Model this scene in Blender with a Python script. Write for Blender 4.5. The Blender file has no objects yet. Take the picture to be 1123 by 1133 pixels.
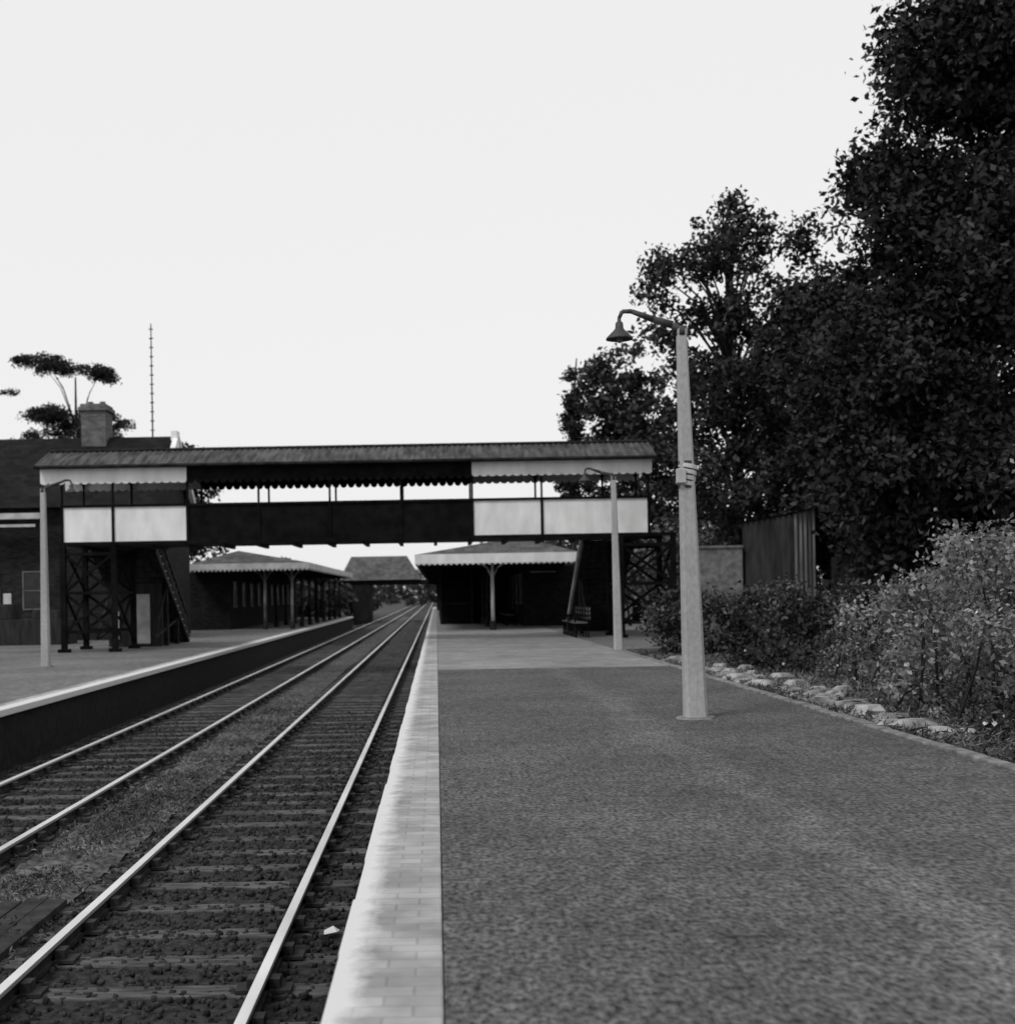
import bpy, math, random
import numpy as np
from mathutils import Vector
random.seed(7); rng=np.random.default_rng(7)
sc=bpy.context.scene
COL=sc.collection

# ---------------------------------------------------------------- materials
def nd(nt,t,**kw):
    n=nt.nodes.new(t)
    for k,v in kw.items(): setattr(n,k,v)
    return n
def g(v): return (v,v,v,1)
def gmat(name,lo,hi,scale=5,detail=5,rough=.85,metal=0,spec=.2,stretch=(1,1,1),bump=0,bscale=None,lo2=None,scale2=.6,pos=(.35,.65)):
    m=bpy.data.materials.new(name); m.use_nodes=True; nt=m.node_tree
    b=nt.nodes['Principled BSDF']; b.inputs['Roughness'].default_value=rough
    b.inputs['Metallic'].default_value=metal; b.inputs['Specular IOR Level'].default_value=spec
    tc=nd(nt,'ShaderNodeTexCoord'); mp=nd(nt,'ShaderNodeMapping'); mp.inputs['Scale'].default_value=stretch
    nt.links.new(tc.outputs['Object'],mp.inputs['Vector'])
    n=nd(nt,'ShaderNodeTexNoise'); n.inputs['Scale'].default_value=scale; n.inputs['Detail'].default_value=detail
    nt.links.new(mp.outputs[0],n.inputs['Vector'])
    r=nd(nt,'ShaderNodeValToRGB'); r.color_ramp.elements[0].position=pos[0]; r.color_ramp.elements[1].position=pos[1]
    r.color_ramp.elements[0].color=g(lo); r.color_ramp.elements[1].color=g(hi)
    nt.links.new(n.outputs['Fac'],r.inputs[0])
    out=r.outputs[0]
    n2=nd(nt,'ShaderNodeTexNoise'); n2.inputs['Scale'].default_value=scale2; n2.inputs['Detail'].default_value=4
    nt.links.new(tc.outputs['Object'],n2.inputs['Vector'])
    r2=nd(nt,'ShaderNodeValToRGB'); r2.color_ramp.elements[0].position=.3; r2.color_ramp.elements[1].position=.7
    r2.color_ramp.elements[0].color=g(lo2 if lo2 else .75); r2.color_ramp.elements[1].color=g(1.1)
    nt.links.new(n2.outputs['Fac'],r2.inputs[0])
    mx=nd(nt,'ShaderNodeMixRGB',blend_type='MULTIPLY'); mx.inputs[0].default_value=1
    nt.links.new(out,mx.inputs[1]); nt.links.new(r2.outputs[0],mx.inputs[2]); out=mx.outputs[0]
    nt.links.new(out,b.inputs['Base Color'])
    if bump:
        n3=nd(nt,'ShaderNodeTexNoise'); n3.inputs['Scale'].default_value=bscale or scale*2; n3.inputs['Detail'].default_value=4
        nt.links.new(tc.outputs['Object'],n3.inputs['Vector'])
        bp=nd(nt,'ShaderNodeBump'); bp.inputs['Strength'].default_value=bump; bp.inputs['Distance'].default_value=.02
        nt.links.new(n3.outputs['Fac'],bp.inputs['Height']); nt.links.new(bp.outputs[0],b.inputs['Normal'])
    return m
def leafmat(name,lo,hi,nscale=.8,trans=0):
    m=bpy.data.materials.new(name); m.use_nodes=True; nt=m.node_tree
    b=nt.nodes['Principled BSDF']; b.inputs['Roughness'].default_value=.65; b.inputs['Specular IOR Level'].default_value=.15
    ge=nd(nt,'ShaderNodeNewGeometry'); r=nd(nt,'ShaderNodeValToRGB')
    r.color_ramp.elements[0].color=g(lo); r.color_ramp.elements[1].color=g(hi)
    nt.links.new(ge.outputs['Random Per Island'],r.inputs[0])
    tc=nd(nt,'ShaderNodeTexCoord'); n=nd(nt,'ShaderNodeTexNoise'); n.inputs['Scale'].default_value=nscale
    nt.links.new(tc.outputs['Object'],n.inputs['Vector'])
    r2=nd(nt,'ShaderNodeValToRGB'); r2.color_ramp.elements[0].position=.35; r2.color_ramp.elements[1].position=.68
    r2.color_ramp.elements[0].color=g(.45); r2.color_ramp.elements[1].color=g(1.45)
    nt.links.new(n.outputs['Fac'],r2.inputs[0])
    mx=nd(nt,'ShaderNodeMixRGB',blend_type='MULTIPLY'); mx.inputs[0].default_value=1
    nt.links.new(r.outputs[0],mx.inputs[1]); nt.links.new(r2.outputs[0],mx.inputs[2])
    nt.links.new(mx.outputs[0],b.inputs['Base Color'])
    if trans:
        t=nd(nt,'ShaderNodeBsdfTranslucent'); nt.links.new(mx.outputs[0],t.inputs[0])
        ms=nd(nt,'ShaderNodeMixShader'); ms.inputs[0].default_value=trans
        nt.links.new(b.outputs[0],ms.inputs[1]); nt.links.new(t.outputs[0],ms.inputs[2])
        nt.links.new(ms.outputs[0],nt.nodes['Material Output'].inputs[0])
    return m
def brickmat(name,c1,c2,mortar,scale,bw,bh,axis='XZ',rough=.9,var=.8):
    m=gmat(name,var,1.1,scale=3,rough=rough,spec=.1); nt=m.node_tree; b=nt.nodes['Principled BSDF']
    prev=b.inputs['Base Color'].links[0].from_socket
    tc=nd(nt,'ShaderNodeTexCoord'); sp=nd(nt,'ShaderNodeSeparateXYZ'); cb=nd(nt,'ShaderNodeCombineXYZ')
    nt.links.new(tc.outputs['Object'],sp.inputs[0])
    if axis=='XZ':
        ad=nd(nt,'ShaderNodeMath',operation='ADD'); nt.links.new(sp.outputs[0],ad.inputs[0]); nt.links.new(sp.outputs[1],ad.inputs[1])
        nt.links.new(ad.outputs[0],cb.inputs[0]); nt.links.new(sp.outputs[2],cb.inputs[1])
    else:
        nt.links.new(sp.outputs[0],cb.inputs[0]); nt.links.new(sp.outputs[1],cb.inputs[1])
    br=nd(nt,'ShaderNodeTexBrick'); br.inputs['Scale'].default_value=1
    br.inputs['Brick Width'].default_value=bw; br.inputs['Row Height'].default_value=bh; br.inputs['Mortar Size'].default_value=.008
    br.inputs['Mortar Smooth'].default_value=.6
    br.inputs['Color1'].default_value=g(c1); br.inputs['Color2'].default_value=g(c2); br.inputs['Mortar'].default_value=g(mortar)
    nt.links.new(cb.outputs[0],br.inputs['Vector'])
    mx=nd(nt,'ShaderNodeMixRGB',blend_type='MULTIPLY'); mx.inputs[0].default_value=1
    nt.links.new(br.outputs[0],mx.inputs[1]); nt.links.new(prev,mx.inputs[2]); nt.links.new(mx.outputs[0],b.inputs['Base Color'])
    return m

M_white=gmat('white_paint',.66,.82,scale=2.5,rough=.6,lo2=.9,stretch=(1,1,.4))
M_cream=gmat('cream_paint',.38,.55,scale=3,rough=.6)
M_dull=gmat('dull_cream_paint',.10,.2,scale=3,rough=.7)
M_black=gmat('dark_paint',.003,.009,scale=3,rough=.8,spec=.08)
M_iron=gmat('painted_iron',.01,.03,scale=4,rough=.7,spec=.12)
M_conc=gmat('weathered_concrete',.32,.40,scale=30,rough=.9,bump=.15,bscale=60,stretch=(1,1,.6),lo2=.85,scale2=.8)
M_lampm=gmat('lamp_metal',.03,.07,scale=8,rough=.55)
M_corr=gmat('corrugated_roof_sheet',.04,.11,scale=2,rough=.9,stretch=(3,.5,1),lo2=.65,spec=.1)
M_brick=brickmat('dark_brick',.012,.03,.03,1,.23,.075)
M_bricki=brickmat('shaded_brick',.008,.02,.02,1,.23,.075)  # darker brick copy, under-canopy shade put into its colour; reused on the overbridge
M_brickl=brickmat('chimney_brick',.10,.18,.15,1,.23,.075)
M_slate=brickmat('slate_roof',.008,.018,.005,1,.35,.2,axis='XY')
M_slatel=brickmat('pale_slate_roof',.08,.13,.05,1,.35,.2,axis='XY')
M_glass=gmat('window_glass',.01,.02,rough=.2,spec=.4)
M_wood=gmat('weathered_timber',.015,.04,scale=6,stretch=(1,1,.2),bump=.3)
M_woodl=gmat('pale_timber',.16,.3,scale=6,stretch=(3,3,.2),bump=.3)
M_sleeper=gmat('sleeper_timber',.035,.125,scale=7,stretch=(.6,4,1),bump=.5,bscale=20,lo2=.45,scale2=1.3)
M_ballast=gmat('ballast',.008,.04,scale=16,bump=.8,bscale=26,lo2=.5,scale2=.7)
M_stone=gmat('ballast_stone',.01,.06,scale=12,lo2=.5)
M_sixfoot=gmat('weedy_ballast',.03,.15,scale=11,bump=.8,bscale=25,lo2=.35,scale2=1.0)
M_railtop=gmat('polished_rail',.75,.92,scale=3,rough=.4,metal=.85,stretch=(1,.2,1),lo2=.85)
M_railweb=gmat('rusty_rail',.015,.035,scale=10)
M_grass=leafmat('grass_blades',.05,.19)
M_soil=gmat('rough_grass_ground',.025,.07,scale=6,bump=.6,bscale=15)
M_rock=gmat('rockery_stone',.10,.42,scale=4,bump=.5,bscale=12,lo2=.6,scale2=2.5)
M_bark=gmat('bark',.012,.03,scale=6,stretch=(1,1,.2),bump=.6)
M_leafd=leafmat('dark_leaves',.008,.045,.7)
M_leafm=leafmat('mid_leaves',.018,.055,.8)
M_leafb=leafmat('shrub_leaves',.07,.32,1.2,.2)
M_leafh=leafmat('hedge_leaves',.02,.10,1.2)
M_leafg=leafmat('backdrop_leaves',.05,.16,1.2)
M_flower=leafmat('pale_blossom',.4,.7,1)
M_plat2=brickmat('platform_paving',.21,.25,.18,1,.9,.6,axis='XY')
M_platL=gmat('platform_asphalt_pale',.10,.19,scale=8,bump=.2,lo2=.65,scale2=.4)
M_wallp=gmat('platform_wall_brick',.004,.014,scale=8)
M_kerb=gmat('kerb_concrete',.10,.24,scale=6,bump=.4)
M_paper=gmat('paper',.7,.8)

def asphalt():
    m=gmat('asphalt',.03,.165,scale=38,detail=3,rough=.97,spec=.08,stretch=(1,.5,1),lo2=.72,scale2=.7,pos=(.3,.7)); nt=m.node_tree; b=nt.nodes['Principled BSDF']
    prev=b.inputs['Base Color'].links[0].from_socket
    tc=nd(nt,'ShaderNodeTexCoord'); sp=nd(nt,'ShaderNodeSeparateXYZ'); nt.links.new(tc.outputs['Object'],sp.inputs[0])
    n=nd(nt,'ShaderNodeTexNoise'); n.inputs['Scale'].default_value=.45; n.inputs['Detail'].default_value=8; n.inputs['Roughness'].default_value=.6; nt.links.new(tc.outputs['Object'],n.inputs['Vector'])
    a=nd(nt,'ShaderNodeMath',operation='MULTIPLY_ADD'); a.inputs[1].default_value=1.6; nt.links.new(n.outputs['Fac'],a.inputs[0]); nt.links.new(sp.outputs[0],a.inputs[2])
    s=nd(nt,'ShaderNodeMath',operation='SUBTRACT'); nt.links.new(a.outputs[0],s.inputs[0]); s.inputs[1].default_value=2.1+.8
    ab=nd(nt,'ShaderNodeMath',operation='ABSOLUTE'); nt.links.new(s.outputs[0],ab.inputs[0])
    r=nd(nt,'ShaderNodeValToRGB'); r.color_ramp.elements[0].color=g(1.32); r.color_ramp.elements[1].color=g(1.0); r.color_ramp.elements[1].position=.36
    r.color_ramp.interpolation='EASE'
    nt.links.new(ab.outputs[0],r.inputs[0])
    mx=nd(nt,'ShaderNodeMixRGB',blend_type='MULTIPLY'); mx.inputs[0].default_value=1
    nt.links.new(prev,mx.inputs[1]); nt.links.new(r.outputs[0],mx.inputs[2])
    mp=nd(nt,'ShaderNodeMapping'); mp.inputs['Scale'].default_value=(1,.4,1); nt.links.new(tc.outputs['Object'],mp.inputs[0])
    v=nd(nt,'ShaderNodeTexNoise'); v.inputs['Scale'].default_value=11; v.inputs['Detail'].default_value=4; nt.links.new(mp.outputs[0],v.inputs['Vector'])
    r3=nd(nt,'ShaderNodeValToRGB'); r3.color_ramp.elements[0].position=.3; r3.color_ramp.elements[1].position=.7; r3.color_ramp.elements[0].color=g(.7); r3.color_ramp.elements[1].color=g(1.25)
    nt.links.new(v.outputs['Fac'],r3.inputs[0])
    m2=nd(nt,'ShaderNodeMixRGB',blend_type='MULTIPLY'); m2.inputs[0].default_value=1
    nt.links.new(mx.outputs[0],m2.inputs[1]); nt.links.new(r3.outputs[0],m2.inputs[2])
    nt.links.new(m2.outputs[0],b.inputs['Base Color'])
    return m
M_asph=asphalt()
def coping(name,xe,w,sgn):
    m=brickmat(name,.33,.41,.29,1,.2,.115,axis='XY',var=.68); nt=m.node_tree; b=nt.nodes['Principled BSDF']
    prev=b.inputs['Base Color'].links[0].from_socket
    tc=nd(nt,'ShaderNodeTexCoord'); sp=nd(nt,'ShaderNodeSeparateXYZ'); nt.links.new(tc.outputs['Object'],sp.inputs[0])
    n=nd(nt,'ShaderNodeTexNoise'); n.inputs['Scale'].default_value=7; n.inputs['Detail'].default_value=8; n.inputs['Roughness'].default_value=.65; nt.links.new(tc.outputs['Object'],n.inputs['Vector'])
    s=nd(nt,'ShaderNodeMath',operation='SUBTRACT'); nt.links.new(sp.outputs[0],s.inputs[0]); s.inputs[1].default_value=xe
    q=nd(nt,'ShaderNodeMath',operation='MULTIPLY'); nt.links.new(s.outputs[0],q.inputs[0]); q.inputs[1].default_value=sgn
    a=nd(nt,'ShaderNodeMath',operation='MULTIPLY_ADD'); a.inputs[1].default_value=.2; nt.links.new(n.outputs['Fac'],a.inputs[0]); nt.links.new(q.outputs[0],a.inputs[2])
    r=nd(nt,'ShaderNodeValToRGB'); e=r.color_ramp.elements; e[0].position=w+.06; e[0].color=g(1); e[1].position=w+.15; e[1].color=g(0)
    nt.links.new(a.outputs[0],r.inputs[0])
    mx=nd(nt,'ShaderNodeMixRGB'); nt.links.new(r.outputs[0],mx.inputs[0]); nt.links.new(prev,mx.inputs[1]); mx.inputs[2].default_value=g(.58)
    nt.links.new(mx.outputs[0],b.inputs['Base Color'])
    return m
M_cope=coping('coping_bricks_worn_white',-.395,.09,1)
M_copeL=coping('coping_bricks_worn_white_b',-6.15,.22,-1)

# ---------------------------------------------------------------- mesh helpers
class Mesh:
    def __init__(s): s.v=[]; s.f=[]
    def box(s,x0,x1,y0,y1,z0,z1):
        o=len(s.v); s.v+=[(x0,y0,z0),(x1,y0,z0),(x1,y1,z0),(x0,y1,z0),(x0,y0,z1),(x1,y0,z1),(x1,y1,z1),(x0,y1,z1)]
        s.f+=[tuple(o+i for i in q) for q in ((0,3,2,1),(4,5,6,7),(0,1,5,4),(1,2,6,5),(2,3,7,6),(3,0,4,7))]; return s
    def poly(s,pts):
        o=len(s.v); s.v+=[tuple(p) for p in pts]; s.f.append(tuple(range(o,o+len(pts)))); return s
    def tube(s,p0,p1,r0,r1=None,n=8,cap=True):
        if r1 is None: r1=r0
        p0=Vector(p0);p1=Vector(p1);d=(p1-p0)
        if d.length<1e-6: return s
        d.normalize(); a=d.cross(Vector((0,0,1)))
        if a.length<.05: a=d.cross(Vector((1,0,0)))
        a.normalize(); b=d.cross(a); o=len(s.v); off=math.pi/n
        for p,r in((p0,r0),(p1,r1)):
            for i in range(n):
                t=2*math.pi*i/n+off; s.v.append(tuple(p+a*math.cos(t)*r+b*math.sin(t)*r))
        for i in range(n): j=(i+1)%n; s.f.append((o+i,o+j,o+n+j,o+n+i))
        if cap: s.f.append(tuple(o+i for i in reversed(range(n)))); s.f.append(tuple(o+n+i for i in range(n)))
        return s
    def path(s,pts,rs,n=8):
        for i in range(len(pts)-1): s.tube(pts[i],pts[i+1],rs[i],rs[i+1],n)
        return s
    def beam(s,p0,p1,w=.05): return s.tube(p0,p1,w*.707,w*.707,4)
    def lathe(s,c,prof,n=20):
        o=len(s.v)
        for (r,z) in prof:
            for i in range(n):
                t=2*math.pi*i/n; s.v.append((c[0]+r*math.cos(t),c[1]+r*math.sin(t),c[2]+z))
        for k in range(len(prof)-1):
            for i in range(n):
                j=(i+1)%n; s.f.append((o+k*n+i,o+k*n+j,o+(k+1)*n+j,o+(k+1)*n+i))
        return s
    def build(s,name,mat,parent=None,smooth=False,bevel=0):
        me=bpy.data.meshes.new(name); me.from_pydata(s.v,[],s.f); me.update()
        if smooth:
            for p in me.polygons: p.use_smooth=True
        me.materials.append(mat); ob=bpy.data.objects.new(name,me); COL.objects.link(ob)
        if parent: ob.parent=parent
        if bevel:
            md=ob.modifiers.new('bev','BEVEL'); md.width=bevel; md.segments=2
        return ob
def empty(name):
    e=bpy.data.objects.new(name,None); COL.objects.link(e); return e
def bigmesh(name,V,quads,mat,parent=None):
    me=bpy.data.meshes.new(name); n=len(V); m=len(quads); k=quads.shape[1]
    me.vertices.add(n); me.vertices.foreach_set('co',V.astype(np.float32).ravel())
    me.loops.add(m*k); me.loops.foreach_set('vertex_index',quads.astype(np.int32).ravel())
    me.polygons.add(m); me.polygons.foreach_set('loop_start',np.arange(0,m*k,k,dtype=np.int32))
    me.polygons.foreach_set('loop_total',np.full(m,k,dtype=np.int32))
    me.update(calc_edges=True); me.materials.append(mat)
    ob=bpy.data.objects.new(name,me); COL.objects.link(ob)
    if parent: ob.parent=parent
    return ob
def unit(n):
    a=rng.normal(size=(n,3)); return a/np.linalg.norm(a,axis=1,keepdims=True)
def leaves(name,C,size,mat,parent=None,aspect=.55,up=.4,svar=.4):
    n=len(C); nm=unit(n); nm[:,2]+=up; nm/=np.linalg.norm(nm,axis=1,keepdims=True)
    t=unit(n); a=np.cross(nm,t); a/=np.linalg.norm(a,axis=1,keepdims=True)+1e-9; b=np.cross(nm,a)
    s=(size*(1+svar*rng.uniform(-1,1,n)))[:,None]
    V=np.stack([C-a*s,C-b*s*aspect+nm*s*.15,C+a*s,C+b*s*aspect+nm*s*.15],axis=1).reshape(-1,3)
    Q=np.arange(4*n).reshape(-1,4)
    return bigmesh(name,V,Q,mat,parent)
def clump_pts(centers,radii,per,flat=.75,droop=0):
    out=[]
    for c,r in zip(centers,radii):
        n=int(per*(r**2)); d=unit(n); rr=rng.uniform(.1,1,n)**.6
        p=d*rr[:,None]*r*(1+.3*rng.normal(size=(n,1))*.6)
        h=np.hypot(p[:,0],p[:,1]); p[:,2]=p[:,2]*flat-droop*h*h/r; out.append(p+c)
    return np.concatenate(out)
def tree(name,base,top,lobes,cr,per,leaf,mat,trunk_r=.3,bias=.5,up=.4,flat=.75,limbs=40,droop=.3,limbk=1):
    e=empty(name); cs=[]
    for (cx,cy,cz,rx,ry,rz,n) in lobes:
        d=unit(n); r=rng.uniform(0.15,1,n)**bias
        cs.append(np.array([cx,cy,cz])+d*r[:,None]*np.array([rx,ry,rz]))
    cs=np.concatenate(cs); rad=cr*rng.uniform(.45,1.3,len(cs))
    P=clump_pts(cs,rad,per,flat,droop)
    leaves('foliage',P,leaf,mat,e,up=up)
    w=Mesh(); b=Vector(base); t=Vector(top); pts=[];rs=[]
    for i in range(7):
        f=i/6; p=b.lerp(t,f)+Vector((random.uniform(-.2,.2),random.uniform(-.2,.2),0))*(f>0)*f*1.5
        pts.append(p); rs.append(trunk_r*(1.25 if i==0 else 1)*(1-.82*f))
    w.path(pts,rs,10)
    idx=rng.choice(len(cs),min(limbs,len(cs)),replace=False)
    for i in idx:
        c=Vector(cs[i]); h=(c.z-b.z)/(t.z-b.z); f=min(.95,max(.25,h*.75)); k=f*6; j=min(5,int(k)); s0=pts[j].lerp(pts[j+1],k-j)
        mid=s0.lerp(c,.5)+Vector((0,0,.15*(c-s0).length)); r=trunk_r*.28*(1.1-f*.6)*limbk
        w.path([s0,mid,c],[r,r*.6,r*.2],6)
    w.build('trunk_and_limbs',M_bark,e,smooth=True)
    return e

# ---------------------------------------------------------------- ground, track
Mesh().poly([(-900,-200,-1.2),(900,-200,-1.2),(900,1500,-1.2),(-900,1500,-1.2)]).build('ground',M_soil)
def grid(name,x0,x1,y0,y1,z,nx,ny,amp,mat):
    xs=np.linspace(x0,x1,nx); ys=np.concatenate([np.linspace(y0,min(30,y1),ny),np.linspace(min(30,y1),y1,20)[1:]]) if y1>30 else np.linspace(y0,y1,ny)
    X,Y=np.meshgrid(xs,ys); Z=z+amp*rng.normal(size=X.shape)
    V=np.stack([X,Y,Z],-1).reshape(-1,3); a=len(xs); i=np.arange(len(ys)-1)[:,None]*a+np.arange(a-1)[None,:]; i=i.ravel()
    return bigmesh(name,V,np.stack([i,i+1,i+a+1,i+a],1),mat)
grid('track_ballast',-6.4,-.3,-4,420,-1.05,90,400,.013,M_ballast)
grid('track_ballast_weeds',-3.8,-2.95,-4,150,-1.02,16,280,.016,M_sixfoot)
trk=empty('railway_track'); trk2=empty('railway_track')
for T,(xa,xb) in ((trk,(-2.60,-1.09)),(trk2,(-5.51,-4.06))):
    h=Mesh();wb=Mesh();sl=Mesh();ch=Mesh()
    for x in(xa,xb):
        h.box(x-.035,x+.035,-3,420,-.935,-.9); wb.box(x-.011,x+.011,-3,420,-1.0,-.935); wb.box(x-.035,x+.035,-3,420,-1.03,-1.0)
    y=-2.5
    while y<200:
        c=(xa+xb)/2; jx=random.uniform(-.06,.06); dz=random.uniform(-.014,.003); y0=y+random.uniform(-.02,.02); tw=random.uniform(-.02,.02)
        a0,a1=c-1.25+jx,c+1.25+jx; o=len(sl.v); ww=.25+random.uniform(-.02,.01)
        sl.v+=[(a0,y0,-1.15),(a1,y0+tw,-1.15),(a1,y0+tw+ww,-1.15),(a0,y0+ww,-1.15),(a0,y0,-1.025+dz),(a1,y0+tw,-1.025+dz),(a1,y0+tw+ww,-1.025+dz),(a0,y0+ww,-1.025+dz)]
        sl.f+=[tuple(o+i for i in q) for q in ((0,3,2,1),(4,5,6,7),(0,1,5,4),(1,2,6,5),(2,3,7,6),(3,0,4,7))]
        if y<70:
            for x in(xa,xb):
                ch.box(x-.17,x+.17,y+.03,y+.21,-1.021,-1.0); ch.box(x-.1,x-.037,y+.06,y+.18,-1.0,-.94); ch.box(x+.037,x+.1,y+.06,y+.18,-1.0,-.94)
        y+=.76
    h.build('rail_heads',M_railtop,T,bevel=.008); wb.build('rail_webs',M_railweb,T); sl.build('sleepers',M_sleeper,T,bevel=.012); ch.build('rail_chairs',M_railweb,T)
def stones(name,n,xr,yr,z,smin,smax,mat,parent=None):
    base=np.array([(-1,-1,-1),(1,-1,-1),(1,1,-1),(-1,1,-1),(-.8,-.8,1),(.8,-.8,1),(.8,.8,1),(-.8,.8,1)])*.5
    F=np.array([(0,3,2,1),(4,5,6,7),(0,1,5,4),(1,2,6,5),(2,3,7,6),(3,0,4,7)])
    C=np.stack([rng.uniform(*xr,n),yr[0]+(yr[1]-yr[0])*rng.uniform(0,1,n)**1.3,np.full(n,z)+rng.uniform(-.01,.015,n)],1)
    S=rng.uniform(smin,smax,(n,1,1))*rng.uniform(.6,1.2,(n,1,3))
    V=base[None]*S+rng.normal(size=(n,8,3))*S*.13
    t=rng.uniform(0,6.28,n); c,s=np.cos(t)[:,None],np.sin(t)[:,None]
    X=V[...,0]*c-V[...,1]*s; Y=V[...,0]*s+V[...,1]*c
    V=np.stack([X,Y,V[...,2]],-1)+C[:,None]
    Q=(F[None]+np.arange(n)[:,None,None]*8).reshape(-1,4)
    return bigmesh(name,V.reshape(-1,3),Q,mat,parent)
stones('ballast_stones',30000,(-6.1,-.45),(3,28),-1.045,.02,.045,M_stone)
n=8000; C=np.stack([rng.normal(-3.38,.22,n),3+30*rng.uniform(0,1,n)**1.3,np.full(n,-.995)],1)
cl=rng.uniform(size=n)<(.5+.5*np.sin(C[:,1]*1.7+np.sin(C[:,1]*.6)*3)); C=C[cl]
C=np.repeat(C,5,axis=0)+rng.normal(size=(len(C)*5,3))*np.array([.035,.035,.018])
leaves('trackside_weeds',C,.028,M_grass,aspect=.25,up=.1)
pl=Mesh()
for i in range(4): pl.box(-3.62+.17*i,-3.46+.17*i,9.0,10.7+random.uniform(-.1,.1),-1.03,-.98+.004*(i%2))
pl.build('timber_walkway_boards',M_wood,bevel=.006)
Mesh().poly([(-.83,9.5,-1.0),(-.74,9.53,-.99),(-.73,9.66,-1.01),(-.78,9.69,-.985),(-.84,9.62,-1.0)]).build('litter_paper',M_paper)

# ---------------------------------------------------------------- platforms
P=empty('station_platform')
Mesh().box(0.004,4.2,-4,24.6,-1.2,0).build('asphalt_surface',M_asph,P)
Mesh().box(0.004,4.2,24.6,150,-1.2,.004).build('paved_surface',M_plat2,P)
Mesh().box(4.2,9,32,150,-1.2,.002).build('paved_surface_side',M_platL,P)
# individual coping sections, slightly uneven
cp=Mesh(); y=-4
while y<150:
    ln=.92 if y<60 else 6; dx=random.uniform(-.007,.007); cp.box(-.395+dx,0,y,y+ln-.008,-.1,.006+random.uniform(-.003,.003)); y+=ln
cp.build('coping',M_cope,P,bevel=.01)
Mesh().box(-.3,0,-4,150,-1.2,-.1).build('platform_wall',M_wallp,P)
k=Mesh(); y=-3
while y<32:
    k.box(4.2,4.33,y,y+.895,-.15,.02+random.uniform(-.006,.008)); y+=.915
k.build('edge_kerb',M_kerb,P,bevel=.012)
L=empty('station_platform')
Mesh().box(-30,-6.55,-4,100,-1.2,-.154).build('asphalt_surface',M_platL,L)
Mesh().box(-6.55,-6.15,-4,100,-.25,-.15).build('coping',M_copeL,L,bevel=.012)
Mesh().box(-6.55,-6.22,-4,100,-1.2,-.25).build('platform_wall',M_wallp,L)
grid('garden_ground',4.33,60,-4,32,-.06,60,60,.02,M_soil)
Mesh().box(9,60,32,200,-1.2,-.03).build('garden_soil_terrace',M_soil)
Mesh().box(-80,-30,-4,300,-1.2,-.16).build('yard_ground',M_soil)

# ---------------------------------------------------------------- lamp posts
def lamp(name,x,y,z0,z1,wb,wt,arm,lean=0,box=False):
    e=empty(name); m=Mesh()
    hb,ht=wb/2,wt/2; o=[]
    for (cx,h,z) in((x,hb,z0),(x+lean*.15,hb*.93,z0+.55),(x+lean,ht,z1)):
        c=h*.72; o.append([(cx-h,y-c,z),(cx-c,y-h,z),(cx+c,y-h,z),(cx+h,y-c,z),(cx+h,y+c,z),(cx+c,y+h,z),(cx-c,y+h,z),(cx-h,y+c,z)])
    for r in o: m.v+=r
    for k in range(2):
        for i in range(8): j=(i+1)%8; m.f.append((k*8+i,k*8+j,k*8+8+j,k*8+8+i))
    m.f.append(tuple(range(16,24)))
    m.build('concrete_post',M_conc,e)
    Mesh().tube((x,y,z0-.02),(x,y,z0+.02),wb*.95,wb*.85,12).build('footing',M_kerb,e)
    a=Mesh(); tx=x+lean; s=1 if arm>0 else -1; A=abs(arm)
    a.tube((tx,y,z1-.07),(tx,y,z1+.03),wt*.62,wt*.6,12)
    pts=[(tx,y,z1-.03),(tx+s*A*.14,y,z1+.05),(tx+s*A*.45,y,z1+.11),(tx+s*A*.8,y,z1+.2),(tx+s*A*.95,y,z1+.2),(tx+s*A,y,z1+.13),(tx+s*A,y,z1+.04)]
    a.path(pts,[.045,.042,.036,.026,.022,.02,.02],10)
    a.build('bracket_arm',M_lampm,e,smooth=True)
    Mesh().lathe((tx+s*A,y,z1+.05),[(.015,.05),(.04,.03),(.045,-.03),(.06,-.05),(.1,-.09),(.14,-.13),(.145,-.15),(.135,-.145),(.1,-.1),(.03,-.06)]).build('lamp_shade',M_lampm,e,smooth=True)
    Mesh().lathe((tx+s*A,y,z1-.05),[(.0,-.09),(.025,-.08),(.035,-.05),(.03,0),(.02,.03)]).build('lamp_bulb',M_dull,e,smooth=True)
    if box:
        c=Mesh(); zc=z0+2.6; px=x+lean*.6
        for i in range(4):
            zz=zc-.11+i*.06; c.tube((px-.02+.01*i,y,zz),(px-.01+.01*i,y,zz+.045),.105,.1,14)
        c.box(px-.13,px-.03,y-.13,y-.07,zc-.09,zc+.06)
        c.build('clamp_straps',M_cream,e,bevel=.006)
        d=Mesh(); d.tube((px,y,zc-.14),(px,y,zc+.15),.088,.086,14); d.build('strap_backing',M_lampm,e)
    return e
lamp('platform_lamp',2.74,14.47,0,4.16,.235,.1,-.66,-.08,True)
lamp('platform_lamp',4.19,31.4,0,4.03,.2,.11,-.66,-.05)
lamp('platform_lamp',-9.1,31.5,-.15,3.98,.2,.11,.66,0)

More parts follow.
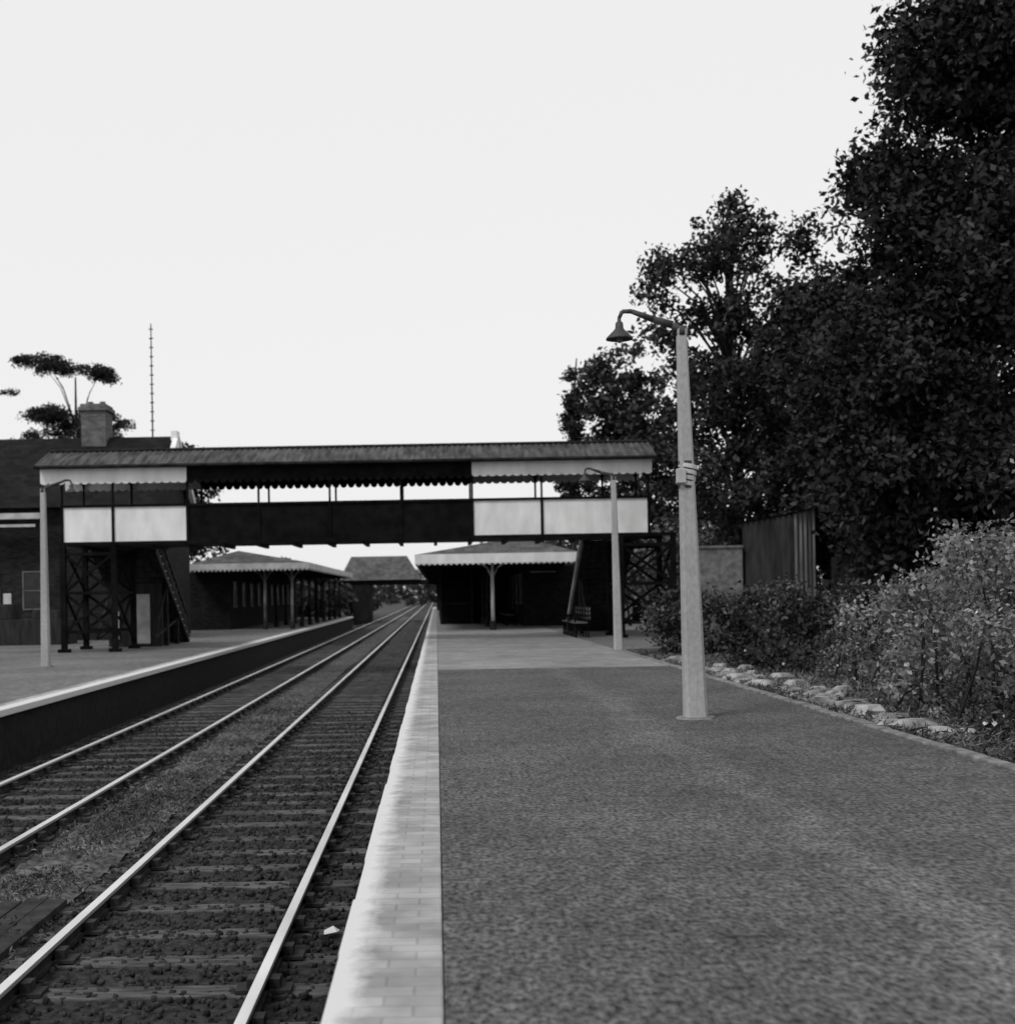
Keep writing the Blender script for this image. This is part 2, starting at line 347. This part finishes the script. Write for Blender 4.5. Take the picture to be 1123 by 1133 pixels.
# ---------------------------------------------------------------- footbridge
FB=empty('covered_footbridge'); Y0,Y1=40.,42.5
xl,xr=-11.7,6.5
def corrugated(name,x0,x1,prof,mat,parent,amp=.02,pitch=.17):
    n=int((x1-x0)/pitch*4); xs=np.linspace(x0,x1,n); V=[]
    for (y,z) in prof:
        V.append(np.stack([xs,np.full(n,y),z+amp*np.sin(xs*2*math.pi/pitch)],1))
    V=np.concatenate(V); Q=[]
    for k in range(len(prof)-1):
        i=np.arange(n-1)+k*n; Q.append(np.stack([i,i+1,i+n+1,i+n],1))
    return bigmesh(name,V,np.concatenate(Q),mat,parent)
corrugated('corrugated_roof',xl,xr,[(Y0-.35,5.33),(Y0+.3,5.58),(41.25,5.9),(Y1-.3,5.58),(Y1+.35,5.33)],M_corr,FB)
rf=Mesh(); 
for x in np.arange(xl+.1,xr,1.05): rf.beam((x,Y0-.25,5.28),(x,41.25,5.8),.07); rf.beam((x,Y1+.25,5.28),(x,41.25,5.8),.07); rf.beam((x,Y0,5.25),(x,Y1,5.25),.06)
rf.tube((xl,41.25,5.93),(xr,41.25,5.93),.05)
rf.build('roof_rafters',M_iron,FB)
gt=Mesh()
for y in(Y0-.38,Y1+.38): gt.tube((xl,y,5.3),(xr,y,5.3),.05)
gt.build('gutters',M_iron,FB)
def valance(x0,x1,y,zt,zb,mat,name,tooth=.24,d=.12):
    m=Mesh(); n=max(1,round((x1-x0)/tooth)); w=(x1-x0)/n
    m.box(x0,x1,y-.015,y+.015,zb+d,zt)
    for i in range(n):
        a=x0+i*w; pts=[(a,zb+d),(a+w*.12,zb+d*.4),(a+w*.35,zb),(a+w*.65,zb),(a+w*.88,zb+d*.4),(a+w,zb+d)]
        m.poly([(p[0],y-.015,p[1]) for p in pts]); m.poly([(p[0],y+.015,p[1]) for p in reversed(pts)])
    m.build(name,mat,FB)
for y in(Y0-.1,Y1+.1):
    valance(xl+.1,-7.3,y,5.26,4.8,M_white,'valance_white_left',d=.06)
    valance(-7.29,1.09,y,5.26,4.78,M_black,'valance_dark')
    valance(1.1,xr-.1,y,5.26,4.83,M_white,'valance_white_right',d=.06)
posts=[-11,-9.5,-7.3,-5.2,-3.1,-1.0,1.1,3.15,5.25,6.3]
wp=Mesh();dp=Mesh();fr=Mesh()
for y,s in((Y0,-1),(Y1,1)):
    for a,b in zip(posts[:-1],posts[1:]):
        t=wp if (b<=-7.2 or a>=1.0) else dp
        t.box(a+.03,b-.03,y-.012,y+.012,3.1,4.12)
    fr.box(-11.05,6.35,y-.06,y+.06,4.12,4.19); fr.box(-11.05,6.35,y-.08,y+.08,3.0,3.1)
    for x in posts: fr.box(x-.04,x+.04,y-.05,y+.05,3.1,4.12); fr.box(x-.03,x+.03,y-.03,y+.03,4.19,5.3)
    for x in posts:
        fr.beam((x,y,4.95),(x+.3,y,5.22),.035); fr.beam((x,y,4.95),(x-.3,y,5.22),.035)
wp.build('white_parapet_panels',M_white,FB); dp.build('dark_parapet_panels',M_black,FB); fr.build('frame_and_posts',M_black,FB)
dk=Mesh(); dk.box(-11,6.3,Y0+.08,Y1-.08,3.0,3.08)
for x in np.arange(-10.5,6,1.05): dk.box(x-.05,x+.05,Y0+.1,Y1-.1,2.9,3.0)
dk.build('deck',M_wood,FB)
def trestle(name,x0,x1,zb):
    m=Mesh()
    for y in(Y0,Y1):
        for x in(x0,x1): m.box(x-.08,x+.08,y-.08,y+.08,zb,3.0); m.box(x-.16,x+.16,y-.16,y+.16,zb,zb+.1)
        for z in(.45,1.6,2.75): m.beam((x0,y,z),(x1,y,z),.09)
        for za,zc in((.45,1.6),(1.6,2.75)): m.beam((x0,y-.02,za),(x1,y-.02,zc),.08); m.beam((x0,y+.02,zc),(x1,y+.02,za),.08)
    for x in(x0,x1):
        m.beam((x,Y0,1.6),(x,Y1,1.6),.08)
        for za,zc in((zb+.2,1.6),(1.6,2.95)): m.beam((x-.02,Y0,za),(x-.02,Y1,zc),.06); m.beam((x+.02,Y0,zc),(x+.02,Y1,za),.06)
    m.build(name,M_black,FB)
trestle('trestle_left',-11,-9.5,-.15); trestle('trestle_right',5.45,7.0,0)
ex=Mesh(); ex.box(6.3,7.1,Y0-.06,Y0+.06,3.0,3.1); ex.box(6.3,7.1,Y1-.06,Y1+.06,3.0,3.1); ex.build('trestle_cap',M_black,FB)
def stair(x0,x1,zb,mats):
    st=Mesh(); sd=Mesh(); n=18; ya,yb=Y1+.1,Y1+5.6; za=3.05
    for i in range(n):
        f=i/n; y=ya+(yb-ya)*f; z=za+(zb-za)*(i+1)/n
        st.box(x0+.05,x1-.05,y,y+(yb-ya)/n+.03,z-.05,z); st.box(x0+.05,x1-.05,y,y+.02,z,z+(za-zb)/n-.05)
    for x in(x0,x1):
        sd.beam((x,ya,za-.1),(x,yb,zb+.1),.24)
        sd.beam((x,ya,za+1.05),(x,yb,zb+1.05),.09); sd.beam((x,ya,za+.6),(x,yb,zb+.6),.05)
        k=14
        for i in range(k+1):
            f=i/k; y=ya+(yb-ya)*f; z=za+(zb-za)*f
            sd.beam((x,y,z),(x,y,z+1.05),.045)
            if i<k:
                f2=(i+1)/k; y2=ya+(yb-ya)*f2; z2=za+(zb-za)*f2
                sd.beam((x,y,z+1.0),(x,y2,z2+.1),.03); sd.beam((x,y,z+.1),(x,y2,z2+1.0),.03)
        for f in(.35,.68):
            y=ya+(yb-ya)*f; z=za+(zb-za)*f; sd.box(x-.07,x+.07,y-.07,y+.07,zb,z)
            sd.beam((x,ya+.1,zb+.3),(x,y,z-.2),.06)
    st.build('stair_treads',M_wood,FB); sd.build('stair_balustrade',mats,FB)
stair(-10.7,-8.9,-.15,M_iron); stair(4.75,6.1,0,M_iron)
ws=Mesh()
ws.beam((4.6,Y1+.1,3.1),(4.6,Y1+5.6,.15),.09)
n=14
for i in range(n):
    f=(i+.5)/n; y=Y1+.1+5.5*f; z=3.05-3.2*f; ws.box(-8.79,-8.76,y-.1,y+.1,z+.02,z+.05)
ws.build('stair_stringer_pale_edges',M_cream,FB)
B=empty('added_dark_boarding'); m=Mesh(); x=-10.6  # dark boards added to darken the area behind the left trestle
while x<-9.0: m.box(x,x+.135,44.0,44.03,-.15,1.9+random.uniform(-.01,.01)); x+=.14
m.box(-10.6,-10.57,44.03,46,-.15,1.9); m.box(-9.1,-9.07,44.03,46,-.15,1.9); m.build('boards',M_wood,B)
m=Mesh(); m.box(-9.85,-9.3,43.94,43.97,-.05,1.55); m.box(-10.5,-10.3,43.94,43.97,.1,1.0); m.build('pale_panel',M_cream,B)

# ---------------------------------------------------------------- left station house
H=empty('station_house'); hx0,hx1,hy0,hy1=-26.,-10.9,52.,60.
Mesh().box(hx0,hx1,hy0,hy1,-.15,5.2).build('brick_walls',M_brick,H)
r=Mesh(); ym=(hy0+hy1)/2
r.poly([(hx0-.3,hy0-.5,4.95),(hx1+.25,hy0-.5,4.95),(hx1+.25,ym,8.1),(hx0-.3,ym,8.1)]); r.poly([(hx0-.3,hy1+.5,4.95),(hx0-.3,ym,8.1),(hx1+.25,ym,8.1),(hx1+.25,hy1+.5,4.95)])
r.build('slate_roof',M_slate,H)
Mesh().poly([(hx1,hy0,5.2),(hx1,hy1,5.2),(hx1,ym,8.0)]).build('gable_wall',M_brick,H)
bb=Mesh(); bb.beam((hx1+.28,hy0+1.8,6.4),(hx1+.28,ym,8.1),.2); bb.beam((hx1+.28,hy1+.5,4.9),(hx1+.28,ym,8.1),.2); bb.box(hx1+.1,hx1+.35,ym-.3,ym+.3,7.6,8.3)
bb.build('bargeboards',M_white,H)
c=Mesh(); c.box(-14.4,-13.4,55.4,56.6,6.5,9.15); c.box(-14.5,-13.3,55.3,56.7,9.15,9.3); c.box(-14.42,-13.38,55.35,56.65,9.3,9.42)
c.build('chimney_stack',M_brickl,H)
c=Mesh()
for x in(-14.15,-13.65): c.lathe((x,56,9.42),[(.14,0),(.11,.06),(.12,.16),(.09,.16)])
c.build('chimney_pots',M_brickl,H)
wd=Mesh(); gl=Mesh(); wf=Mesh()
wd.box(hx0,-14.9,hy0-.9,hy0-.55,4.5,4.72); wd.box(hx0,-15.1,hy0-.85,hy0-.8,4.2,4.3)
for x in(-17.2,-15.4):
    gl.box(x-.42,x+.42,hy0-.02,hy0-.005,1.1,2.5)
    for a,b,cc,d in((x-.46,x-.42,1.06,2.54),(x+.42,x+.46,1.06,2.54),(x-.42,x+.42,2.5,2.54),(x-.42,x+.42,1.06,1.1),(x-.42,x+.42,1.78,1.81)): wf.box(a,b,hy0-.05,hy0-.005,cc,d)
gl.build('window_panes',M_glass,H); wd.build('fascia',M_cream,H); wf.build('window_frames',M_dull,H)
d=Mesh(); d.box(-12.35,-11.7,hy0-.06,hy0-.004,-.15,1.9); d.box(-16.6,-16.3,hy0-.06,hy0-.004,-.15,1.7); d.build('pale_doors',M_cream,H)
d=Mesh(); d.box(-16.2,-13.0,47.5,49.0,-.15,.75); d.box(-15.8,-14.9,47.6,48.6,.75,1.3); d.box(-14.2,-13.3,47.6,48.8,.75,1.05); e=empty('parcel_crates'); d.build('crates',M_wood,e,bevel=.02)

# ---------------------------------------------------------------- canopies
def canopy(name,x0,x1,y0,y1,zt,zb,ridge,zr,posts_x,step,rmat,wall,teeth_d=.1):
    e=empty(name); m=Mesh(); xm=ridge
    m.poly([(x0,y0,zt),(xm,y0+1.2,zr),(xm,y1,zr),(x0,y1,zt)]); m.poly([(x1,y0,zt),(x1,y1,zt),(xm,y1,zr),(xm,y0+1.2,zr)]); m.poly([(x0,y0,zt),(x1,y0,zt),(xm,y0+1.2,zr)])
    m.build('roof_slopes',rmat,e)
    Mesh().box(x0+.05,x1-.05,y0+.05,y1,zt-.12,zt-.06).build('soffit',M_wood,e)
    f=Mesh(); td=teeth_d; f.box(x0,x1,y0-.03,y0,zb+td,zt); f.box(x0-.03,x0,y0-.03,y1,zb+td,zt); f.box(x1,x1+.03,y0-.03,y1,zb+td,zt)
    def teeth(p,q,n,ax):
        for i in range(n):
            a=p+(q-p)*i/n; b=p+(q-p)*(i+1)/n; mm=(a+b)/2
            for c in ax[1]:
                if ax[0]=='x': f.poly([(a,c,zb+td),(mm,c,zb),(b,c,zb+td)])
                else: f.poly([(c,a,zb+td),(c,mm,zb),(c,b,zb+td)])
    teeth(x0,x1,int((x1-x0)/.2),('x',(y0-.015,))); teeth(y0,y1,int((y1-y0)/.28),('y',(x0-.015,x1+.015)))
    f.build('fascia_valance',M_cream if wall[5]=='c' else M_white,e)
    j=Mesh(); y=y0+1
    while y<y1: j.box(x0+.1,x1-.1,y,y+.12,zt-.35,zt-.12); y+=2.25
    j.build('roof_joists',M_iron,e)
    p=Mesh(); pb=Mesh(); pd=Mesh()
    for k,x in enumerate(posts_x):
        y=y0+.8
        while y<y1:
            t=p if (y<y0+2) else pd
            t.tube((x,y,wall[4]),(x,y,zt-.1),.075,.06,10); pb.tube((x,y,wall[4]),(x,y,wall[4]+.35),.13,.11,10)
            for s in(-1,1): t.path([(x,y,zt-.9),(x+s*.2,y,zt-.5),(x+s*.75,y,zt-.15)],[.03,.03,.03],6)
            for s in(-1,1): t.path([(x,y,zt-.9),(x,y+s*.2,zt-.5),(x,y+s*.75,zt-.15)],[.03,.03,.03],6)
            y+=step
    p.build('front_columns',M_cream if wall[5]=='w' else M_dull,e,smooth=True); pd.build('columns_and_brackets',M_iron,e,smooth=True); pb.build('column_bases',M_iron,e)
    wx0,wx1,wy0,wy1=wall[:4]
    Mesh().box(wx0,wx1,wy0,wy1,wall[4],zt-.1).build('building_walls',M_bricki,e)
    w=Mesh(); gg=Mesh(); xs=wx0 if wx0>0 else wx1; s=-1 if wx0>0 else 1; y=wy0+1.2
    while y<wy1-1.5:
        a,b=sorted((xs+s*.005,xs+s*.05)); 
        w.box(a,b,y-.08,y,.9,2.2); w.box(a,b,y+1,y+1.08,.9,2.2); w.box(a,b,y,y+1,2.12,2.2); w.box(a,b,y,y+1,.9,.98); gg.box(*sorted((xs+s*.003,xs+s*.02)),y,y+1,.98,2.12)
        y+=3
    w.build('window_frames',M_dull,e); gg.build('window_panes',M_glass,e)
    return e
canopy('platform_canopy_building',-11.7,-6.0,64,97,3.0,2.62,-9.5,3.65,(-8.2,-6.9),4.5,M_slatel,(-14,-10.0,65.5,97,-.15,'c'))
canopy('platform_canopy_building',-.75,5.3,50,128,2.86,2.45,3.2,3.5,(2.1,),5,M_slatel,(3.6,7.5,56,127,0,'w'),.06)
K=empty('platform_waiting_kiosk')
Mesh().box(.2,1.6,62,100,0,2.6).build('timber_walls',M_black,K)
k=Mesh()
for z in(.9,): k.box(.15,1.65,61.93,61.99,z,z+.08)
k.box(.15,.23,61.94,62,0,2.6); k.box(1.57,1.65,61.94,62,0,2.6)
for y in range(64,100,4): k.box(.15,.2,y,y+.1,0,2.6)
k.build('corner_trim',M_iron,K)
def bench(x,y,rot=0):
    e=empty('platform_bench'); s=Mesh(); f=Mesh()
    for i in range(4): s.box(-.9,.9,-.2+.1*i,-.12+.1*i,.43,.46)
    for i in range(3): s.box(-.9,.9,.24,.265,.55+.13*i,.64+.13*i)
    for xx in(-.75,0,.75): f.box(xx-.03,xx+.03,-.18,-.12,0,.43); f.box(xx-.03,xx+.03,.2,.24,0,.92); f.box(xx-.03,xx+.03,-.18,.22,.38,.43)
    for xx in(-.8,.8): f.box(xx-.03,xx+.03,-.2,.22,.62,.66); f.box(xx-.03,xx+.03,-.2,-.15,.43,.62)
    s.build('slats',M_dull,e); f.build('iron_frame',M_black,e); e.location=(x,y,.004); e.rotation_euler[2]=rot
bench(4.3,41.3,-1.57); bench(4.3,43.6,-1.57); bench(3.1,57.5,-1.57); bench(3.1,60.5,-1.57); bench(3.1,64,-1.57)
hg=empty('hanging_platform_sign'); Mesh().box(3.5,4.6,51.5,51.56,2.05,2.3).build('board',M_black,hg)
Mesh().box(3.56,4.54,51.49,51.498,2.14,2.2).build('lettering_band',M_dull,hg)
q=Mesh(); q.tube((3.7,51.53,2.3),(3.7,51.53,2.75),.012); q.tube((4.4,51.53,2.3),(4.4,51.53,2.75),.012); q.build('hangers',M_iron,hg)

DB=empty('distant_overbridge')
m=Mesh(); m.box(-13,4,120,123,2.3,2.75); m.box(-7.4,-5.8,119.5,123.5,-1.2,2.3); m.box(.0,2,119.5,123.5,-1.2,2.3); m.box(-13,-9,119.5,123.5,-1.2,2.3); m.build('deck_and_piers',M_bricki,DB)
m=Mesh(); zz=(2.75,4.9)
a=[(-8.6,119.5,zz[0]),(-1.3,119.5,zz[0]),(-1.3,124,zz[0]),(-8.6,124,zz[0])]; b=[(-7.6,121.7,zz[1]),(-2.6,121.7,zz[1])]
m.poly([a[0],a[1],b[1],b[0]]); m.poly([a[1],a[2],b[1]]); m.poly([a[2],a[3],b[0],b[1]]); m.poly([a[3],a[0],b[0]]); m.build('hipped_roof',M_slatel,DB)

ms=empty('telegraph_mast'); m=Mesh(); mx,my=-12.85,62
m.tube((mx,my,-.15),(mx,my,14.0),.06,.025,8)
for z in np.arange(7,13.9,.42): m.box(mx-.09,mx+.09,my-.02,my+.02,z,z+.05)
m.build('pole_and_steps',M_lampm,ms)

# ---------------------------------------------------------------- shed, fence, wall at right
S=empty('corrugated_shed')
def ribwall(p0,p1,z0,z1a,z1b,mat,parent,name,pitch=.15,amp=.03):
    p0=np.array(p0);p1=np.array(p1);Ln=np.linalg.norm(p1-p0);n=int(Ln/pitch*4);t=np.linspace(0,1,n);d=(p1-p0)/Ln;nn=np.array([-d[1],d[0]])
    xy=p0+t[:,None]*(p1-p0)+nn*(amp*np.sign(np.sin(t*Ln/pitch*2*math.pi)))[:,None]
    V=np.concatenate([np.c_[xy,np.full(n,z0)],np.c_[xy,z1a+(z1b-z1a)*t]]); i=np.arange(n-1)
    bigmesh(name,V,np.stack([i,i+1,i+n+1,i+n],1),mat,parent)
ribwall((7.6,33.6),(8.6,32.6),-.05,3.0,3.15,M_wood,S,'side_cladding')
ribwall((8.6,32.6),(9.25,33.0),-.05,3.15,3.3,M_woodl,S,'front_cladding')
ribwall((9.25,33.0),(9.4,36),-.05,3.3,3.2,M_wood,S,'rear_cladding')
Mesh().poly([(7.5,33.6,3.02),(8.6,32.5,3.2),(9.4,32.95,3.34),(9.5,36,3.3),(7.6,36,3.0)]).build('roof',M_corr,S)
W=empty('garden_wall'); Mesh().box(6.3,7.55,33.4,33.6,-.05,2.4).build('rendered_wall',M_platL,W); Mesh().box(6.25,7.57,33.36,33.64,2.4,2.46).build('capping',M_platL,W)
F=empty('timber_fence'); m=Mesh(); x=9.45
while x<22: m.box(x,x+.14,32.4,32.43,-.05,2.1+random.uniform(-.03,.03)); x+=.15
m.build('boards',M_wood,F)

# ---------------------------------------------------------------- vegetation
def shrubmass(name,lobes,cr,per,leaf,mat,flower=0,up=.5):
    e=empty(name); cs=[]
    for (cx,cy,cz,rx,ry,rz,n) in lobes:
        d=unit(n); r=rng.uniform(.2,1,n)**.4; p=np.array([cx,cy,cz])+d*r[:,None]*np.array([rx,ry,rz]); p[:,2]=np.maximum(p[:,2],.02); cs.append(p)
    cs=np.concatenate(cs); P=clump_pts(cs,cr*rng.uniform(.5,1.3,len(cs)),per,.9); P=P[P[:,2]>-.1]
    leaves('foliage',P,leaf,mat,e,up=up)
    if flower:
        idx=rng.choice(len(P),flower); leaves('blossom',P[idx]+unit(flower)*.04,leaf*.8,M_flower,e,aspect=.9)
    w=Mesh()
    for i in rng.choice(len(cs),min(50,len(cs)),replace=False):
        c=Vector(cs[i]); b=Vector((c.x+random.uniform(-.3,.3),c.y+random.uniform(-.3,.3),-.08)); w.path([b,b.lerp(c,.6)+Vector((.05,0,.05)),c],[.02,.014,.006],5)
    w.build('stems',M_bark,e); return e
shrubmass('flowering_shrub',[(6.4,11.2,.9,1.4,1.6,1.5,110),(6.8,13.2,1.15,1.6,1.6,1.7,120),(8.2,12,1.5,1.6,2,1.8,60)],.33,1600,.033,M_leafb,450)
shrubmass('flowering_shrub',[(6.3,15.2,.7,1.2,1.4,1.3,90),(7.0,17.5,.7,1.5,1.5,1.3,80),(6.3,19.2,.4,.9,1.3,.8,45)],.32,1400,.036,M_leafb,260)
shrubmass('low_shrub',[(5.5,9.2,.1,.7,1.6,.45,50),(5.5,12.5,.1,.5,1.4,.35,30)],.22,1700,.03,M_leafh,60)
shrubmass('garden_hedge',[(5.6,28.9,.6,1.15,.8,.8,90),(7.3,29.1,.6,1.4,.8,.8,100),(9.2,29.3,.55,1.3,.9,.85,80),(11.5,29,.6,1.6,1,1.0,80)],.34,800,.05,M_leafh,90)
shrubmass('garden_undergrowth',[(7.5,23.5,.1,2.6,2.8,.35,110),(11,22,.4,2.5,4,1.0,110)],.4,500,.05,M_leafd,120)
shrubmass('trackside_shrubbery',[(9.5,47,1.6,2.6,2.5,2.3,90),(12,40,1.6,3,2,2.2,90),(10.5,56,2,2.5,3,2.6,60)],.7,220,.09,M_leafg)
R=empty('rockery_edge')
m=Mesh(); 
for i in range(150):
    y=12.5+random.random()*14.5; x=4.48+abs(random.gauss(0,.28)); s=random.choice([.05,.07,.09,.12,.16]); c=Vector((x,y,-.05+s*.25)); o=len(m.v); ex=random.uniform(.8,1.5)
    for a in range(4):
        ph=-.9+a*.62
        for b in range(7):
            t=b/7*6.283; rr=s*(1+random.uniform(-.28,.28))*math.cos(ph); m.v.append((c.x+rr*math.cos(t)*ex,c.y+rr*math.sin(t)*1.1,c.z+s*.75*math.sin(ph)))
    for a in range(3):
        for b in range(7): d=(b+1)%7; m.f.append((o+a*7+b,o+a*7+d,o+a*7+7+d,o+a*7+7+b))
    m.f.append(tuple(o+21+b for b in range(7)))
m.build('stones',M_rock,R)
n=16000; C=np.stack([4.36+rng.uniform(0,1.0,n)**1.2*1.6,3+rng.uniform(0,1,n)*28,rng.uniform(-.05,.05,n)],1)
leaves('verge_grass',C,.05,M_grass,aspect=.18,up=-.2)

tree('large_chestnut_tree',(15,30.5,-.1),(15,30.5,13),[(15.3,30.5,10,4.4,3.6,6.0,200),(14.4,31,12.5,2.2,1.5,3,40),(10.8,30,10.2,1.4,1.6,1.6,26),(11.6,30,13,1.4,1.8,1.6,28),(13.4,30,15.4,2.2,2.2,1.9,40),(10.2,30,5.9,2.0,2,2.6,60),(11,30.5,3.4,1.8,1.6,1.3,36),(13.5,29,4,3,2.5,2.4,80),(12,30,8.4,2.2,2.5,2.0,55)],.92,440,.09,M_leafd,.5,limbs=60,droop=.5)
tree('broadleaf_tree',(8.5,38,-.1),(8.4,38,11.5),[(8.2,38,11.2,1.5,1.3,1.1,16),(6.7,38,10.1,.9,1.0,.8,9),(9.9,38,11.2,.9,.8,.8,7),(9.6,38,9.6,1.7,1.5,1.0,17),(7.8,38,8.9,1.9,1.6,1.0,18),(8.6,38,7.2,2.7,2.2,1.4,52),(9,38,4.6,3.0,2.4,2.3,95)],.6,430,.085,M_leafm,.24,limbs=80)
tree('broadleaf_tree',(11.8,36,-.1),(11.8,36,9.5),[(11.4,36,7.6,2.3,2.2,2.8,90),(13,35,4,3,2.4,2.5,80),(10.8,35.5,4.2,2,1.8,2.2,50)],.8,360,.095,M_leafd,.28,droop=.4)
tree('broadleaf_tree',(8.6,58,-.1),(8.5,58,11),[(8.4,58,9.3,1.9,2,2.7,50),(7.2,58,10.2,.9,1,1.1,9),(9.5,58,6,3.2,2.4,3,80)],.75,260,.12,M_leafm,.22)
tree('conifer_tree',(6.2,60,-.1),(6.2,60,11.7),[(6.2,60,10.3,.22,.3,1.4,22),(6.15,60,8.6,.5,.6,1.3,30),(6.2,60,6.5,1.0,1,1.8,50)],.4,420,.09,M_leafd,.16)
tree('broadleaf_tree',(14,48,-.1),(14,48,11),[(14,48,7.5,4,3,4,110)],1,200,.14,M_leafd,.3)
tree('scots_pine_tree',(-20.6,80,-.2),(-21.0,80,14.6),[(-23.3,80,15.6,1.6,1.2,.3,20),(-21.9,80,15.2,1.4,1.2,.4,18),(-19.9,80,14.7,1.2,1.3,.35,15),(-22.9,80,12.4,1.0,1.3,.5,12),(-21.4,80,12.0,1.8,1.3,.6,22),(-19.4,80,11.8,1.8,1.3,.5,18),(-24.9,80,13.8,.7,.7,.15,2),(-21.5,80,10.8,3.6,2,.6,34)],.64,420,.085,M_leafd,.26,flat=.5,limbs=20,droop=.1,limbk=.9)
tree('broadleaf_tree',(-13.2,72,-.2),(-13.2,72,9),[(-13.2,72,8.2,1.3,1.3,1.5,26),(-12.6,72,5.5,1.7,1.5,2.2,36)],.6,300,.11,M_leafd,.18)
e=empty('distant_trees'); cs=[]
for i in range(60): cs.append((rng.uniform(-34,-9.5),rng.uniform(100,118),rng.uniform(.5,3.6)))
for i in range(90): cs.append((rng.uniform(-14,-7.6),rng.uniform(104,190),rng.uniform(.3,2.8)))
for i in range(200): cs.append((rng.uniform(6,40),rng.uniform(95,210),rng.uniform(.5,7)))
for i in range(380): cs.append((rng.uniform(-120,120),rng.uniform(300,340),rng.uniform(-1,4.5)))
for i in range(300): cs.append((rng.uniform(-40,30),rng.uniform(425,450),rng.uniform(-1,8.5)))
for i in range(120): cs.append((rng.uniform(-80,-26),rng.uniform(70,110),rng.uniform(.5,6)))
cs=np.array(cs); leaves('foliage',clump_pts(cs,rng.uniform(1,1.9,len(cs)),70,.8),.28,M_leafm,e)

# ---------------------------------------------------------------- light, world, camera
sd=Vector((-.55,-.62,.95)).normalized()
sun=bpy.data.lights.new('sun','SUN'); sun.energy=1.4; sun.angle=math.radians(12); sun.color=(1,.995,.985)
so=bpy.data.objects.new('sun',sun); COL.objects.link(so); so.rotation_euler=(-sd).to_track_quat('-Z','Y').to_euler()
w=bpy.data.worlds.new('World'); sc.world=w; w.use_nodes=True; nt=w.node_tree; bg=nt.nodes['Background']
sk=nd(nt,'ShaderNodeTexSky'); sk.sky_type='NISHITA'; sk.sun_disc=False; sk.sun_elevation=math.asin(sd.z); sk.sun_rotation=math.atan2(sd.x,sd.y)
sk.dust_density=3; bw=nd(nt,'ShaderNodeRGBToBW'); nt.links.new(sk.outputs[0],bw.inputs[0])
mx=nd(nt,'ShaderNodeMixRGB'); mx.inputs[0].default_value=.85; nt.links.new(bw.outputs[0],mx.inputs[1]); mx.inputs[2].default_value=(9.7,9.7,9.7,1)
nt.links.new(mx.outputs[0],bg.inputs[0]); bg.inputs[1].default_value=.1
cd=bpy.data.cameras.new('camera'); cam=bpy.data.objects.new('camera',cd); COL.objects.link(cam); sc.camera=cam
cam.location=(0,0,1.37); cam.rotation_euler=(math.radians(90),math.radians(1.0),0)
cd.sensor_fit='HORIZONTAL'; cd.sensor_width=36; cd.lens=36*1500/1123; cd.shift_x=.0699; cd.shift_y=.0815; cd.clip_end=3000
cd.dof.use_dof=True; cd.dof.focus_distance=10; cd.dof.aperture_fstop=2.8
sc.view_settings.view_transform='Standard'; sc.view_settings.look='None'; sc.view_settings.exposure=0
